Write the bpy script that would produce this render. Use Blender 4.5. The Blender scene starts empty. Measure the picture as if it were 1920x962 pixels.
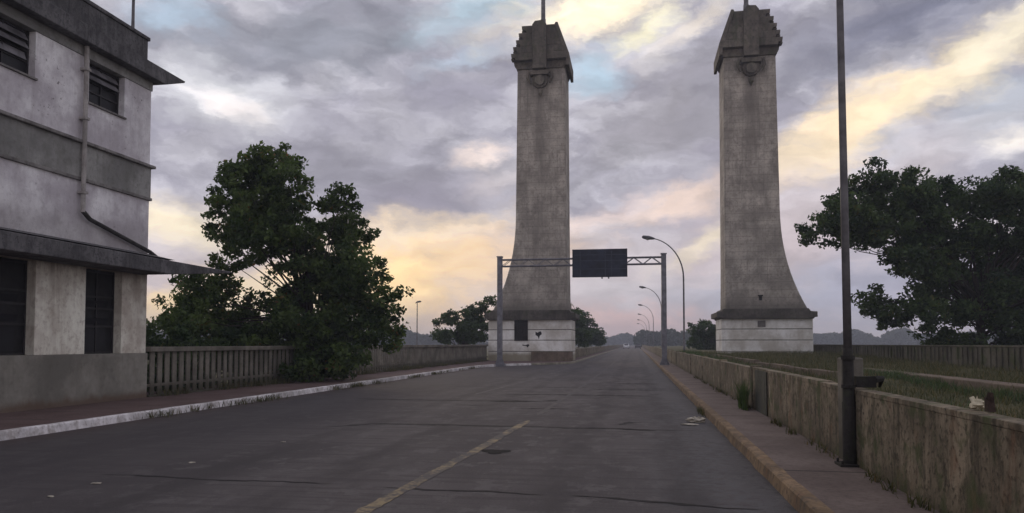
import bpy, math, random
import numpy as np
from mathutils import Vector, Matrix, Euler, noise as mnoise

R = math.radians
S = bpy.context.scene
C = S.collection

# ------------------------------------------------------------------ camera
YAW = R(9.41)
cd = bpy.data.cameras.new('camera')
cam = bpy.data.objects.new('camera', cd); C.objects.link(cam)
cam.location = (0, 0, 1.6)
cam.rotation_euler = (R(92.5), 0, YAW)
cd.sensor_width = 36.0
cd.lens = 36.0 * 1400 / 1920
cd.shift_y = 0.05306
cd.clip_end = 6000
S.camera = cam
S.render.resolution_x = 1024; S.render.resolution_y = 513

# ------------------------------------------------------------------ exposure
S.view_settings.view_transform = 'Standard'
S.view_settings.look = 'None'
S.view_settings.exposure = 0.0
S.view_settings.gamma = 1.0
S.view_settings.use_curve_mapping = False
S.render.engine = 'CYCLES'
S.cycles.volume_bounces = 1
S.cycles.max_bounces = 6
S.cycles.transparent_max_bounces = 12

# ------------------------------------------------------------------ colour helper
def lin(c):
    out = []
    for v in c:
        v = v / 255.0
        out.append(v / 12.92 if v <= .04045 else ((v + .055) / 1.055) ** 2.4)
    return (out[0], out[1], out[2], 1.0)

# ------------------------------------------------------------------ world: evening sky
SUN_AZ = -19.0      # degrees from +Y towards +X
SUN_EL = 5.0
SKY_GAIN = 1.22
# broad cloud banks: azimuth, elevation, half sizes, tilt (degrees), colour, strength
BANKS = [
(-24.5,21.6,12.8,3.0,6,(140,144,158),0.96),
(-20.0,13.0,13.0,3.2,-6,(146,146,160),0.90),
(-15.2,17.7,9.0,2.5,10,(146,146,162),0.60),
(-15.2,11.0,6.5,1.8,4,(142,140,156),0.85),
(2.8,16.6,8.0,3.6,22,(148,147,158),0.90),
(13.2,20.6,8.0,2.7,24,(140,141,156),0.90),
(21.5,21.8,9.0,2.4,14,(120,124,144),0.95),
(8.2,13.3,8.2,2.5,20,(150,148,165),0.60),
(15.2,3.5,9.4,2.5,3,(150,158,182),0.70),
(5.4,3.3,8.2,2.0,5,(168,172,188),0.60),
(-34.0,22.1,2.9,1.4,0,(168,186,206),0.80),
(-12.7,24.2,4.5,1.4,20,(172,192,208),0.80),
(-12.7,21.1,3.7,0.6,18,(180,192,210),0.70),
(-3.2,20.1,2.5,1.7,25,(176,196,214),0.90),
(24.5,14.6,2.9,2.5,20,(178,188,202),0.70),
(0.4,10.0,5.3,0.7,12,(200,205,215),0.50),
(-31.1,17.3,5.2,2.0,-8,(214,216,224),0.95),
(-30.4,16.8,3.0,1.0,-15,(232,224,222),0.90),
(-11.7,14.4,2.2,0.9,15,(232,216,208),0.80),
(-9.4,12.7,3.7,1.2,15,(205,196,196),0.60),
(-3.2,24.3,7.0,1.7,10,(254,240,214),0.98),
(1.1,22.5,2.5,1.0,30,(240,232,200),0.70),
(4.5,22.6,3.7,0.7,28,(232,220,205),0.60),
(1.9,21.0,1.8,1.1,30,(215,208,205),0.60),
(19.4,16.7,8.2,1.7,22,(240,222,192),0.98),
(23.8,18.6,4.9,1.5,25,(230,220,200),0.85),
(14.0,14.8,5.3,2.0,35,(240,220,190),0.98),
(10.8,12.7,4.5,1.7,30,(222,206,185),0.75),
(24.8,12.8,1.7,0.7,20,(250,242,232),0.90),
(11.8,9.3,8.2,2.9,15,(204,190,190),0.60),
(20.3,12.5,8.2,2.0,15,(196,188,190),0.50),
(-34.1,8.5,6.1,1.6,-5,(236,222,196),0.85),
(-17.2,8.3,9.0,1.6,8,(238,218,192),0.9),
(-12.2,6.4,8.2,2.6,8,(232,206,180),0.85),
(-18.2,4.6,6.5,3.4,0,(250,218,168),1.0),
(-26.9,3.3,8.2,2.0,0,(246,224,185),0.85),
(-0.8,9.8,6.1,1.1,10,(228,208,200),0.70),
(4.0,10.9,4.5,1.1,22,(226,204,190),0.70),
(5.1,7.5,4.1,0.8,28,(230,216,192),0.70),
(-2.5,4.2,6.1,1.6,0,(196,194,202),0.60),
(-0.5,1.5,7.0,1.2,0,(224,190,182),0.80),
(-12.7,1.8,6.5,1.2,0,(238,206,170),0.80),
(-34.0,2.4,3.7,1.6,0,(244,214,160),0.80),
(24.5,2.9,8.2,2.5,0,(178,176,196),0.60),
]

class NT:
    """tiny node-tree writer"""
    def __init__(s, tree):
        s.t = tree; s.n = tree.nodes; s.l = tree.links
    def new(s, typ, **kw):
        nd = s.n.new(typ)
        for k, v in kw.items(): setattr(nd, k, v)
        return nd
    def put(s, sock, v):
        if hasattr(v, 'is_output') or isinstance(v, bpy.types.NodeSocket): s.l.new(v, sock)
        else: sock.default_value = v
    def math(s, op, a, b=None, c=None, clamp=False):
        nd = s.new('ShaderNodeMath', operation=op); nd.use_clamp = clamp
        s.put(nd.inputs[0], a)
        if b is not None: s.put(nd.inputs[1], b)
        if c is not None: s.put(nd.inputs[2], c)
        return nd.outputs[0]
    def vec(s, op, a, b=None):
        nd = s.new('ShaderNodeVectorMath', operation=op)
        s.put(nd.inputs[0], a)
        if b is not None: s.put(nd.inputs[1], b)
        return nd.outputs['Value'] if op in ('LENGTH', 'DOT_PRODUCT') else nd.outputs[0]
    def noise(s, vec, scale, detail=4, rough=.55, dist=0, color=False):
        nd = s.new('ShaderNodeTexNoise')
        if vec is not None: s.put(nd.inputs['Vector'], vec)
        nd.inputs['Scale'].default_value = scale; nd.inputs['Detail'].default_value = detail
        nd.inputs['Roughness'].default_value = rough; nd.inputs['Distortion'].default_value = dist
        return nd.outputs['Color' if color else 'Fac']
    def ramp(s, f, a, b, lo=0., hi=1., smooth=True):
        nd = s.new('ShaderNodeMapRange'); nd.interpolation_type = 'SMOOTHSTEP' if smooth else 'LINEAR'
        s.put(nd.inputs[0], f)
        for i, v in zip((1, 2, 3, 4), (a, b, lo, hi)): s.put(nd.inputs[i], v)
        return nd.outputs[0]
    def mix(s, f, a, b, mode='MIX'):
        nd = s.new('ShaderNodeMix'); nd.data_type = 'RGBA'; nd.blend_type = mode
        s.put(nd.inputs[0], f); s.put(nd.inputs[6], a); s.put(nd.inputs[7], b)
        return nd.outputs[2]
    def scale(s, vec, sx, sy, sz):
        return s.vec('MULTIPLY', vec, (sx, sy, sz))

W = bpy.data.worlds.new('World'); S.world = W; W.use_nodes = True
w = NT(W.node_tree)
for nd in list(w.n): w.n.remove(nd)
out = w.new('ShaderNodeOutputWorld'); bg = w.new('ShaderNodeBackground')
bg.inputs['Strength'].default_value = 0.1
w.l.new(bg.outputs[0], out.inputs[0])
sky = w.new('ShaderNodeTexSky'); sky.sky_type = 'NISHITA'; sky.sun_disc = False
sky.sun_elevation = R(SUN_EL); sky.sun_rotation = R(SUN_AZ)
tc = w.new('ShaderNodeTexCoord')
D = tc.outputs['Generated']
sp = w.new('ShaderNodeSeparateXYZ'); w.l.new(D, sp.inputs[0])
az = w.math('MULTIPLY', w.math('ARCTAN2', sp.outputs[0], sp.outputs[1]), 57.2958)
el = w.math('MULTIPLY', w.math('ARCSINE', sp.outputs[2]), 57.2958)
cb = w.new('ShaderNodeCombineXYZ'); w.l.new(az, cb.inputs[0]); w.l.new(el, cb.inputs[1])
P = cb.outputs[0]
# cloud deck coordinates (direction projected on a high layer, so banks flatten to the horizon)
hz = w.math('ADD', w.math('MAXIMUM', sp.outputs[2], 0.0), 0.22)
cb2 = w.new('ShaderNodeCombineXYZ')
w.l.new(w.math('DIVIDE', sp.outputs[0], hz), cb2.inputs[0]); w.l.new(w.math('DIVIDE', sp.outputs[1], hz), cb2.inputs[1])
Q = cb2.outputs[0]
warp = w.vec('SUBTRACT', w.noise(w.scale(P, .16, .30, 1), 1.0, 5, .6, 0, True), (.5, .5, .5))
warp2 = w.vec('SUBTRACT', w.noise(w.scale(P, .6, 1.1, 1), 1.0, 5, .65, 0, True), (.5, .5, .5))
PW = w.vec('ADD', w.vec('ADD', P, w.scale(warp, 6.5, 3.6, 0)), w.scale(warp2, 1.5, 1.0, 0))
nbig = w.noise(w.scale(PW, .09, .22, 1), 1.0, 7, .62, .3)
nfin = w.noise(w.scale(PW, .30, .75, 1), 1.0, 6, .54, .1)
base = w.mix(w.ramp(nbig, .36, .66), lin((154, 151, 162)), lin((198, 195, 201)))
lowband = w.ramp(el, 1.0, 12.0, 1.0, 0.0)
base = w.mix(w.math('MULTIPLY', lowband, .75), base, lin((214, 196, 192)))
col = base
nn = w.math('MULTIPLY', w.math('SUBTRACT', w.math('ADD', w.math('MULTIPLY', nbig, .45), w.math('MULTIPLY', nfin, .55)), .5), 2.0)
for (a, e, rx, ry, rot, c, st) in BANKS:
    v = w.vec('SUBTRACT', PW, (a, e, 0))
    vr = w.new('ShaderNodeVectorRotate'); vr.rotation_type = 'Z_AXIS'
    w.l.new(v, vr.inputs['Vector']); vr.inputs['Angle'].default_value = R(-rot)
    d = w.vec('LENGTH', w.scale(vr.outputs[0], 1 / rx, 1 / ry, 0))
    f = w.math('MULTIPLY', w.ramp(w.math('ADD', d, nn), 1.55, .05), st)
    if c[2] > c[0]: c = (c[0] + 4, c[1] + 1, c[2] - 4)
    col = w.mix(f, col, lin(c))
# fine billow relief on everything
rel = w.ramp(w.noise(w.scale(PW, .24, .60, 1), 1.0, 7, .50, .0), .3, .7, .85, 1.15, False)
relc = w.new('ShaderNodeCombineColor')
for i in range(3): w.l.new(rel, relc.inputs[i])
col = w.mix(1.0, col, relc.outputs[0], 'MULTIPLY')
gm = w.new('ShaderNodeGamma'); w.l.new(col, gm.inputs[0]); gm.inputs[1].default_value = 1.2; col = gm.outputs[0]
gain = w.new('ShaderNodeCombineColor')
for i, k in enumerate((.985, 1.0, 1.01)): gain.inputs[i].default_value = 11.9 * SKY_GAIN * k
col = w.mix(1.0, col, gain.outputs[0], 'MULTIPLY')
gapn = w.ramp(w.noise(w.scale(Q, .9, .9, 1), 1.0, 5, .55), .60, .74, 0.0, .35)
col = w.mix(gapn, col, sky.outputs[0])
w.l.new(col, bg.inputs['Color'])

# ------------------------------------------------------------------ sun (low, behind thin cloud)
sd = bpy.data.lights.new('sun', 'SUN'); sd.energy = 0.8; sd.angle = R(28); sd.color = (1, .80, .58)
sun = bpy.data.objects.new('sun', sd); C.objects.link(sun)
sv = Vector((math.sin(R(SUN_AZ)) * math.cos(R(SUN_EL + 3)), math.cos(R(SUN_AZ)) * math.cos(R(SUN_EL + 3)), math.sin(R(SUN_EL + 3))))
sun.rotation_euler = sv.to_track_quat('Z', 'Y').to_euler()
sun.location = (0, 0, 50)

# ================================================================== helpers
class MB:
    def __init__(s): s.v = []; s.f = []
    def add(s, vs, fs):
        o = len(s.v); s.v += [tuple(p) for p in vs]; s.f += [tuple(i + o for i in f) for f in fs]; return s
    def box(s, x0, x1, y0, y1, z0, z1):
        return s.add([(x0,y0,z0),(x1,y0,z0),(x1,y1,z0),(x0,y1,z0),(x0,y0,z1),(x1,y0,z1),(x1,y1,z1),(x0,y1,z1)],
            [(0,3,2,1),(4,5,6,7),(0,1,5,4),(1,2,6,5),(2,3,7,6),(3,0,4,7)])
    def prism(s, poly, axis, a, b):
        """poly: 2-D points; axis 'x','y','z' = extrusion axis from a to b"""
        def P3(p, t):
            if axis == 'x': return (t, p[0], p[1])
            if axis == 'y': return (p[0], t, p[1])
            return (p[0], p[1], t)
        n = len(poly)
        vs = [P3(p, a) for p in poly] + [P3(p, b) for p in poly]
        fs = [tuple(range(n))[::-1], tuple(range(n, 2 * n))] + [(i, (i + 1) % n, n + (i + 1) % n, n + i) for i in range(n)]
        return s.add(vs, fs)
    def tube(s, pts, rads, n=8, cap=True):
        pts = [Vector(p) for p in pts]
        if not hasattr(rads, '__len__'): rads = [rads] * len(pts)
        vs = []; prev = None
        for i, p in enumerate(pts):
            t = (pts[min(i + 1, len(pts) - 1)] - pts[max(i - 1, 0)]).normalized()
            if prev is None:
                a = Vector((1, 0, 0)) if abs(t.x) < .8 else Vector((0, 1, 0))
                u = t.cross(a).normalized()
            else:
                u = (prev - t * prev.dot(t)).normalized()
            prev = u; v = t.cross(u)
            for k in range(n):
                an = 2 * math.pi * k / n
                vs.append(p + (u * math.cos(an) + v * math.sin(an)) * rads[i])
        fs = []
        for i in range(len(pts) - 1):
            for k in range(n):
                fs.append((i*n+k, i*n+(k+1)%n, (i+1)*n+(k+1)%n, (i+1)*n+k))
        if cap:
            fs.append(tuple(range(n))[::-1]); fs.append(tuple(range((len(pts)-1)*n, len(pts)*n)))
        return s.add(vs, fs)
    def bar(s, a, b, r, n=6): return s.tube([a, b], r, n)

def recalc(me):
    import bmesh
    bm = bmesh.new(); bm.from_mesh(me); bmesh.ops.recalc_face_normals(bm, faces=bm.faces); bm.to_mesh(me); bm.free()

def build(name, mb, mat, parent=None, bevel=0, smooth=False):
    me = bpy.data.meshes.new(name); me.from_pydata(mb.v, [], mb.f); me.update(); recalc(me)
    if smooth:
        me.polygons.foreach_set('use_smooth', [True] * len(me.polygons))
    ob = bpy.data.objects.new(name, me); C.objects.link(ob); me.materials.append(mat)
    if parent: ob.parent = parent
    if bevel:
        m = ob.modifiers.new('bevel', 'BEVEL'); m.width = bevel; m.segments = 2; m.limit_method = 'ANGLE'; m.angle_limit = R(40)
    return ob

def tag(o, label=None, cat=None, group=None, kind=None):
    if label: o['label'] = label
    if cat: o['category'] = cat
    if group: o['group'] = group
    if kind: o['kind'] = kind
    return o

def empty(name, loc, label, cat, group=None, rz=0):
    o = bpy.data.objects.new(name, None); C.objects.link(o); o.location = loc; o.rotation_euler = (0, 0, rz)
    o.empty_display_size = .3
    return tag(o, label, cat, group)

def copy_tree(o, parent=None):
    c = o.copy(); C.objects.link(c); c.parent = parent
    for ch in list(o.children): copy_tree(ch, c)
    return c

# ================================================================== materials
def mat(name, rough=.9):
    m = bpy.data.materials.new(name); m.use_nodes = True
    t = NT(m.node_tree); b = t.n['Principled BSDF']; b.inputs['Roughness'].default_value = rough
    b.inputs['Specular IOR Level'].default_value = .25
    g = t.new('ShaderNodeTexCoord')
    return m, t, b, g.outputs['Object']
def pos(t):
    return t.new('ShaderNodeNewGeometry').outputs['Position']
def bump(t, b, h, strength=.3, dist=.02):
    n = t.new('ShaderNodeBump'); n.inputs['Strength'].default_value = strength; n.inputs['Distance'].default_value = dist
    t.put(n.inputs['Height'], h); t.l.new(n.outputs[0], b.inputs['Normal'])
def sep(t, v):
    s = t.new('ShaderNodeSeparateXYZ'); t.l.new(v, s.inputs[0]); return s.outputs

def plain(name, c, rough=.7, var=.15, scale=3., metal=0, spec=.3):
    m, t, b, O = mat(name, rough)
    p = pos(t)
    n = t.noise(p, scale, 6, .6)
    c2 = tuple(x * (1 - var * 1.6) for x in c) + (1,); c1 = tuple(min(1, x * (1 + var)) for x in c) + (1,)
    t.l.new(t.mix(t.ramp(n, .3, .7), c2, c1), b.inputs['Base Color'])
    b.inputs['Metallic'].default_value = metal; b.inputs['Specular IOR Level'].default_value = spec
    return m

def stained(name, c, streak=(.10, .095, .085), amt=.5, drip=None, top=None, zr=None, scale=1., green=0., lines=None, rust=0., spotty=0.):
    """weathered plaster or concrete: blotches, vertical rain streaks, pour lines, moss"""
    m, t, b, O = mat(name, .92)
    p = pos(t); xyz = sep(t, p)
    n1 = t.noise(p, .55 * scale, 7, .62)
    n2 = t.noise(p, 6 * scale, 6, .6)
    st = t.noise(t.scale(p, 1.9 * scale, 1.9 * scale, .22 * scale), 1.0, 8, .72, .6)
    col = t.mix(t.ramp(n1, .36, .64), tuple(x * .66 for x in c) + (1,), tuple(min(.95, x * 1.2) for x in c) + (1,))
    col = t.mix(t.math('MULTIPLY', t.ramp(st, .44, .70), amt * .8), col, streak + (1,))
    n3 = t.noise(t.scale(p, 1, 1, .7), 2.1 * scale, 7, .7, .3)
    col = t.mix(t.math('MULTIPLY', t.ramp(n3, .48, .66), amt * .7), col, tuple(x * 1.2 for x in streak) + (1,))
    col = t.mix(t.math('MULTIPLY', t.ramp(n2, .50, .68), amt * .7), col, tuple(x * .9 for x in streak) + (1,))
    if zr is not None:   # dirt that gathers along an edge (top or foot) with a ragged limit
        for (za, zb, f, cc) in zr:
            e = t.math('ADD', xyz[2], t.math('MULTIPLY', t.math('SUBTRACT', st, .5), 1.8 * abs(zb - za)))
            col = t.mix(t.math('MULTIPLY', t.ramp(e, za, zb), f), col, cc + (1,))
    if green:
        g = t.noise(p, 1.3 * scale, 5, .6)
        col = t.mix(t.math('MULTIPLY', t.ramp(g, .5, .68), green), col, (.07, .085, .035, 1))
    if rust:
        g = t.noise(t.scale(p, 1, 1, .5), .9 * scale, 5, .65)
        col = t.mix(t.math('MULTIPLY', t.ramp(g, .55, .72), rust), col, (.22, .11, .06, 1))
    if spotty:           # small chips where the paint has come off
        n4 = t.noise(p, 7.5, 5, .7); n5 = t.noise(p, 1.1, 3, .5)
        chip = t.math('MULTIPLY', t.ramp(n4, .60, .66), t.ramp(n5, .50, .62))
        col = t.mix(t.math('MULTIPLY', chip, spotty), col, tuple(x * .5 for x in streak) + (1,))
    if drip:             # one broad water stain running down below the crest
        ox = sep(t, O)
        dd = t.math('ABSOLUTE', t.math('SUBTRACT', t.math('ABSOLUTE', ox[0]), drip))
        dd = t.math('ADD', dd, t.math('MULTIPLY', t.math('SUBTRACT', n3, .5), 1.2))
        ff = t.math('MULTIPLY', t.ramp(dd, .1, .75, .6, 0), t.ramp(ox[2], 11.0, 22.0, 0, 1))
        col = t.mix(ff, col, streak + (1,))
    if lines:            # horizontal joints every `lines` metres
        z = t.math('ADD', xyz[2], t.math('MULTIPLY', t.math('SUBTRACT', n2, .5), .05))
        fr = t.math('FRACT', t.math('DIVIDE', z, lines))
        ln = t.ramp(t.math('ABSOLUTE', t.math('SUBTRACT', fr, .5)), .0, .045, 1, 0)
        row = t.math('FLOOR', t.math('DIVIDE', z, lines))
        wn = t.new('ShaderNodeTexWhiteNoise'); wn.noise_dimensions = '1D'; t.l.new(row, wn.inputs['W'])
        col = t.mix(t.math('MULTIPLY', wn.outputs['Value'], .42), col, tuple(x * .6 for x in c) + (1,))
        col = t.mix(t.math('MULTIPLY', ln, .6), col, streak + (1,))
    t.l.new(col, b.inputs['Base Color'])
    bump(t, b, t.math('ADD', n2, t.math('MULTIPLY', t.noise(p, 30, 4, .6), .4)), .5, .02)
    return m

# asphalt
def asphalt():
    m, t, b, O = mat('asphalt', .88)
    p = pos(t); xyz = sep(t, p)
    big = t.noise(t.scale(p, .5, .12, 1), 1.0, 6, .6, .4)
    mid = t.noise(t.scale(p, 1.2, .5, 1), 1.4, 7, .65)
    fine = t.noise(p, 45, 5, .7)
    vor = t.new('ShaderNodeTexVoronoi'); vor.inputs['Scale'].default_value = 70; t.l.new(p, vor.inputs['Vector'])
    col = t.mix(t.ramp(big, .38, .62), (0.0554, 0.0493, 0.0513, 1), (0.0995, 0.0891, 0.0886, 1))
    groove = t.noise(t.scale(p, .25, 5.5, 1), 1.0, 6, .7)
    col = t.mix(t.math('MULTIPLY', t.ramp(groove, .48, .60), .65), col, (0.0473, 0.0416, 0.0432, 1))
    blot = t.noise(t.scale(p, 2.2, 1.6, 1), 1.0, 7, .75)
    col = t.mix(t.math('MULTIPLY', t.ramp(blot, .52, .60), .75), col, (0.1197, 0.1099, 0.1079, 1))
    col = t.mix(t.math('MULTIPLY', t.ramp(mid, .5, .66), .6), col, (0.0473, 0.0422, 0.0449, 1))
    col = t.mix(t.ramp(fine, .35, .75, 0, .5), col, (0.1323, 0.1188, 0.1166, 1))
    col = t.mix(t.ramp(vor.outputs['Distance'], .0, .25, .4, 0), col, (0.0315, 0.0285, 0.0292, 1))
    wob = t.math('MULTIPLY', t.math('SUBTRACT', t.noise(t.scale(p, .3, .3, 1), 1.0, 4), .5), 1.1)
    xw = t.math('ADD', xyz[0], wob)
    # left-hand strip of older, darker paving; gravelly bluish gutter strip by the right kerb
    col = t.mix(t.ramp(t.math('ADD', xw, t.math('MULTIPLY', mid, 1.0)), -4.0, -6.8, 0, .55), col, (0.0536, 0.0469, 0.0501, 1))
    g2 = t.noise(p, 7, 6, .75)
    col = t.mix(t.math('MULTIPLY', t.ramp(xw, -.1, .7, 0, 1), t.ramp(g2, .42, .58, .1, .9)), col, (0.1040, 0.1022, 0.1049, 1))
    col = t.mix(t.math('MULTIPLY', t.ramp(xw, 1.1, 1.5, 0, 1), t.ramp(g2, .45, .6, 0, .7)), col, (0.0347, 0.0297, 0.0263, 1))
    # polished wheel tracks
    for cx in (-.9, .55, -3.6, -5.2):
        tr = t.ramp(t.math('ABSOLUTE', t.math('SUBTRACT', xw, cx)), .08, .36, 1, 0)
        col = t.mix(t.math('MULTIPLY', tr, t.ramp(mid, .35, .6, .1, .65)), col, (0.0504, 0.0452, 0.0466, 1))
    # dust along the left kerb
    col = t.mix(t.math('MULTIPLY', t.ramp(xw, -9.3, -10.4, 0, 1), t.ramp(g2, .35, .6, .2, .8)), col, (0.0725, 0.0505, 0.0466, 1))
    t.l.new(col, b.inputs['Base Color'])
    bump(t, b, t.math('ADD', fine, t.math('MULTIPLY', g2, .6)), .6, .012)
    return m
M = {}
M['asphalt'] = asphalt()
def paint(name, c, wear, sc=9.):
    m, t, b, O = mat(name, .8); p = pos(t)
    n = t.math('ADD', t.math('MULTIPLY', t.noise(p, sc, 6, .75), .7), t.math('MULTIPLY', t.noise(p, 1.3, 4, .6), .5))
    a = t.ramp(n, wear - .07, wear + .07)
    col = t.mix(t.noise(p, 3, 5), tuple(x * .7 for x in c) + (1,), c + (1,))
    t.l.new(t.mix(a, col, (.078, .072, .074, 1)), b.inputs['Base Color'])
    return m
M['line_yellow'] = paint('worn_yellow_paint', (.31, .245, .14), .575)
M['line_faint'] = paint('worn_faint_paint', (.20, .175, .13), .50)
M['line_white'] = paint('worn_white_paint', (.24, .225, .22), .50)
M['kerb_white'] = stained('kerb_white', (.72, .70, .70), (.22, .18, .15), .65, scale=2.2, spotty=1)
M['kerb_yellow'] = stained('kerb_yellow', (.26, .18, .105), (.08, .065, .055), 1., scale=2.5, rust=.4)
M['tar'] = plain('tar_sealer', (.022, .020, .021), .9, .4, 6)
M['hole'] = plain('pothole_dark', (.012, .011, .011), 1, .4, 20)
def pavement(name, c1, c2, joint, jx=None):
    m, t, b, O = mat(name, .93); p = pos(t); xyz = sep(t, p)
    n = t.noise(p, .9, 7, .65); n2 = t.noise(p, 14, 5, .7)
    col = t.mix(t.ramp(n, .3, .7), c1 + (1,), c2 + (1,))
    col = t.mix(t.ramp(n2, .4, .75, 0, .5), col, tuple(x * .45 for x in c1) + (1,))
    yw = t.math('ADD', t.math('ADD', xyz[1], .85), t.math('MULTIPLY', n, .06))
    fr = t.math('ABSOLUTE', t.math('SUBTRACT', t.math('FRACT', t.math('DIVIDE', yw, joint)), .5))
    col = t.mix(t.ramp(fr, 0, .012 * 2.4 / joint + .004, .85, 0), col, (.03, .026, .024, 1))
    t.l.new(col, b.inputs['Base Color'])
    bump(t, b, n2, .5, .015)
    return m
M['walk_right'] = pavement('walkway_concrete', (.125, .096, .084), (.21, .168, .147), 6.6)
M['walk_left'] = pavement('red_pavement', (.105, .068, .062), (.150, .105, .098), 1.6)
def grass_ground():
    m, t, b, O = mat('grass_ground', 1); p = pos(t)
    n = t.noise(p, .5, 6, .65); n2 = t.noise(p, 5, 6, .7)
    col = t.mix(t.ramp(n, .35, .65), (.050, .055, .020, 1), (.115, .100, .050, 1))
    col = t.mix(t.ramp(n2, .4, .7, 0, .6), col, (.035, .040, .016, 1))
    t.l.new(col, b.inputs['Base Color']); bump(t, b, n2, .8, .08); return m
M['grass_ground'] = grass_ground()
def leaf(name, dark, light, warm=(.12, .09, .03)):
    m, t, b, O = mat(name, .55)
    at = t.new('ShaderNodeAttribute'); at.attribute_name = 'tint'; f = at.outputs['Fac']
    col = t.mix(t.ramp(f, .0, .8, 0, 1, False), dark + (1,), light + (1,))
    col = t.mix(t.ramp(f, .88, 1.0), col, warm + (1,))
    t.l.new(col, b.inputs['Base Color'])
    b.inputs['Specular IOR Level'].default_value = .3
    tr = t.new('ShaderNodeBsdfTranslucent'); t.l.new(col, tr.inputs[0])
    mx = t.new('ShaderNodeMixShader'); mx.inputs[0].default_value = .45
    t.l.new(b.outputs[0], mx.inputs[1]); t.l.new(tr.outputs[0], mx.inputs[2])
    t.l.new(mx.outputs[0], t.n['Material Output'].inputs[0])
    return m
M['leaf'] = leaf('leaf_green', (.026, .055, .014), (.12, .18, .045), (.22, .13, .04))
M['leaf_cool'] = leaf('leaf_dark_green', (.022, .048, .018), (.10, .155, .05), (.15, .15, .04))
M['leaf_bright'] = leaf('leaf_mid_green', (.03, .060, .018), (.085, .135, .04))
M['leaf_far'] = leaf('leaf_far', (.028, .045, .022), (.050, .070, .032), (.055, .06, .03))
M['grass'] = leaf('grass_blade', (.045, .055, .018), (.125, .118, .050), (.22, .17, .085))
M['bark'] = stained('bark', (.040, .032, .026), (.02, .017, .014), .7, scale=3)
M['tower'] = stained('tower_concrete', (.475, .435, .375), (.135, .12, .105), .7, drip=2.1, lines=.62, zr=[(5.7, 4.3, .75, (.075, .07, .062)), (21.5, 25.5, .45, (.10, .095, .09))], scale=1.0)
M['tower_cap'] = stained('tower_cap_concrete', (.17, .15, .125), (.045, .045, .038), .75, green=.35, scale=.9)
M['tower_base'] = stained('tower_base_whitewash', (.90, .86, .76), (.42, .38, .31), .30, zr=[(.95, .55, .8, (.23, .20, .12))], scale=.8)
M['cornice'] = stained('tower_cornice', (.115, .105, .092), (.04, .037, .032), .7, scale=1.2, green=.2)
M['groove'] = plain('groove_shadow_gap', (.15, .14, .12), .95, .3, 4)
M['black_gap'] = plain('dark_opening', (.012, .012, .013), .6, .3, 6)
M['wallpaint'] = stained('facade_white', (.84, .80, .84), (.34, .31, .32), .34, spotty=.9, scale=1.3, zr=[(5.05, 4.2, .45, (.23, .21, .20))])
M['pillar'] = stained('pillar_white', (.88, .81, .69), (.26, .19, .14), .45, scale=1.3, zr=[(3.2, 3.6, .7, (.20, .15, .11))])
M['band'] = stained('facade_grey_band', (.32, .32, .305), (.14, .14, .12), .5, scale=1.2)
M['band_trim'] = stained('band_trim', (.24, .23, .22), (.07, .065, .06), .6, scale=1.6)
M['plinth'] = stained('plinth_grey', (.27, .26, .225), (.13, .12, .10), .4, scale=1.0, zr=[(.42, .18, .8, (.13, .085, .06))])
M['eave'] = stained('eave_concrete', (.145, .142, .145), (.045, .045, .048), .9, scale=2.4)
M['parapet'] = stained('parapet_concrete', (.275, .228, .160), (.038, .034, .023), 1.15, scale=2.6, green=.85, rust=.5, zr=[(.45, .12, .6, (.07, .06, .035))])
M['mosspatch'] = stained('mossy_render', (.085, .085, .070), (.03, .032, .025), .7, scale=3, green=.5)
M['coping'] = stained('parapet_coping', (.31, .285, .225), (.12, .11, .08), .6, scale=2.5, green=.3)
M['fence'] = stained('balustrade_concrete', (.20, .185, .155), (.10, .095, .075), .55, scale=2., green=.15, zr=[(.62, .3, .8, (.055, .05, .035))])
M['outer_wall'] = stained('outer_wall_concrete', (.115, .105, .078), (.045, .042, .030), .6, scale=1.4, green=.8)
M['platform'] = stained('platform_concrete', (.19, .145, .11), (.09, .072, .055), .7, scale=1.6, green=.25)
M['steel'] = plain('galvanised_steel', (.20, .20, .22), .55, .2, 3, .3)
M['lampsteel'] = plain('lamp_pole_steel', (.155, .15, .155), .6, .25, 4, .2)
M['darkpole'] = stained('black_painted_pole_foot', (.035, .032, .03), (.012, .012, .010), .5, scale=4, green=.2)
M['lamphead'] = plain('lamp_housing', (.10, .10, .105), .5, .1, 3)
M['lampglass'] = plain('lamp_glass', (.45, .45, .42), .2, .05, 3)
M['sign'] = plain('sign_panel_dark', (.020, .026, .045), .5, .35, 1.4)
M['signrib'] = plain('sign_frame_dark', (.045, .052, .075), .5, .2, 3)
M['pipe_white'] = stained('downpipe_white', (.42, .40, .38), (.22, .2, .18), .5, scale=3)
M['pipe_dark'] = plain('downpipe_dark', (.05, .048, .046), .8, .3, 4)
M['frame'] = plain('window_frame_dark', (.030, .028, .030), .6, .2, 5)
M['slat'] = plain('louvre_grey', (.16, .155, .165), .5, .35, 2.2)
def glass():
    m, t, b, O = mat('dark_glass', .12); p = pos(t)
    t.l.new(t.mix(t.noise(p, 1.5, 4), (.008, .009, .011, 1), (.03, .03, .034, 1)), b.inputs['Base Color'])
    b.inputs['Roughness'].default_value = .35; b.inputs['Specular IOR Level'].default_value = .15
    return m
M['glass'] = glass()
M['plastic'] = plain('crumpled_plastic', (.46, .42, .34), .6, .3, 14)
M['car_white'] = plain('car_paint_white', (.70, .70, .72), .3, .03, 3, 0, .5)
M['car_dark'] = plain('car_paint_dark', (.04, .035, .04), .3, .1, 3, 0, .5)
M['tyre'] = plain('tyre_rubber', (.02, .02, .02), .9, .1, 8)
M['stone'] = plain('pale_stone', (.55, .50, .36), .9, .2, 12)
M['rusty'] = plain('rusty_iron', (.045, .028, .022), .9, .4, 18)
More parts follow.
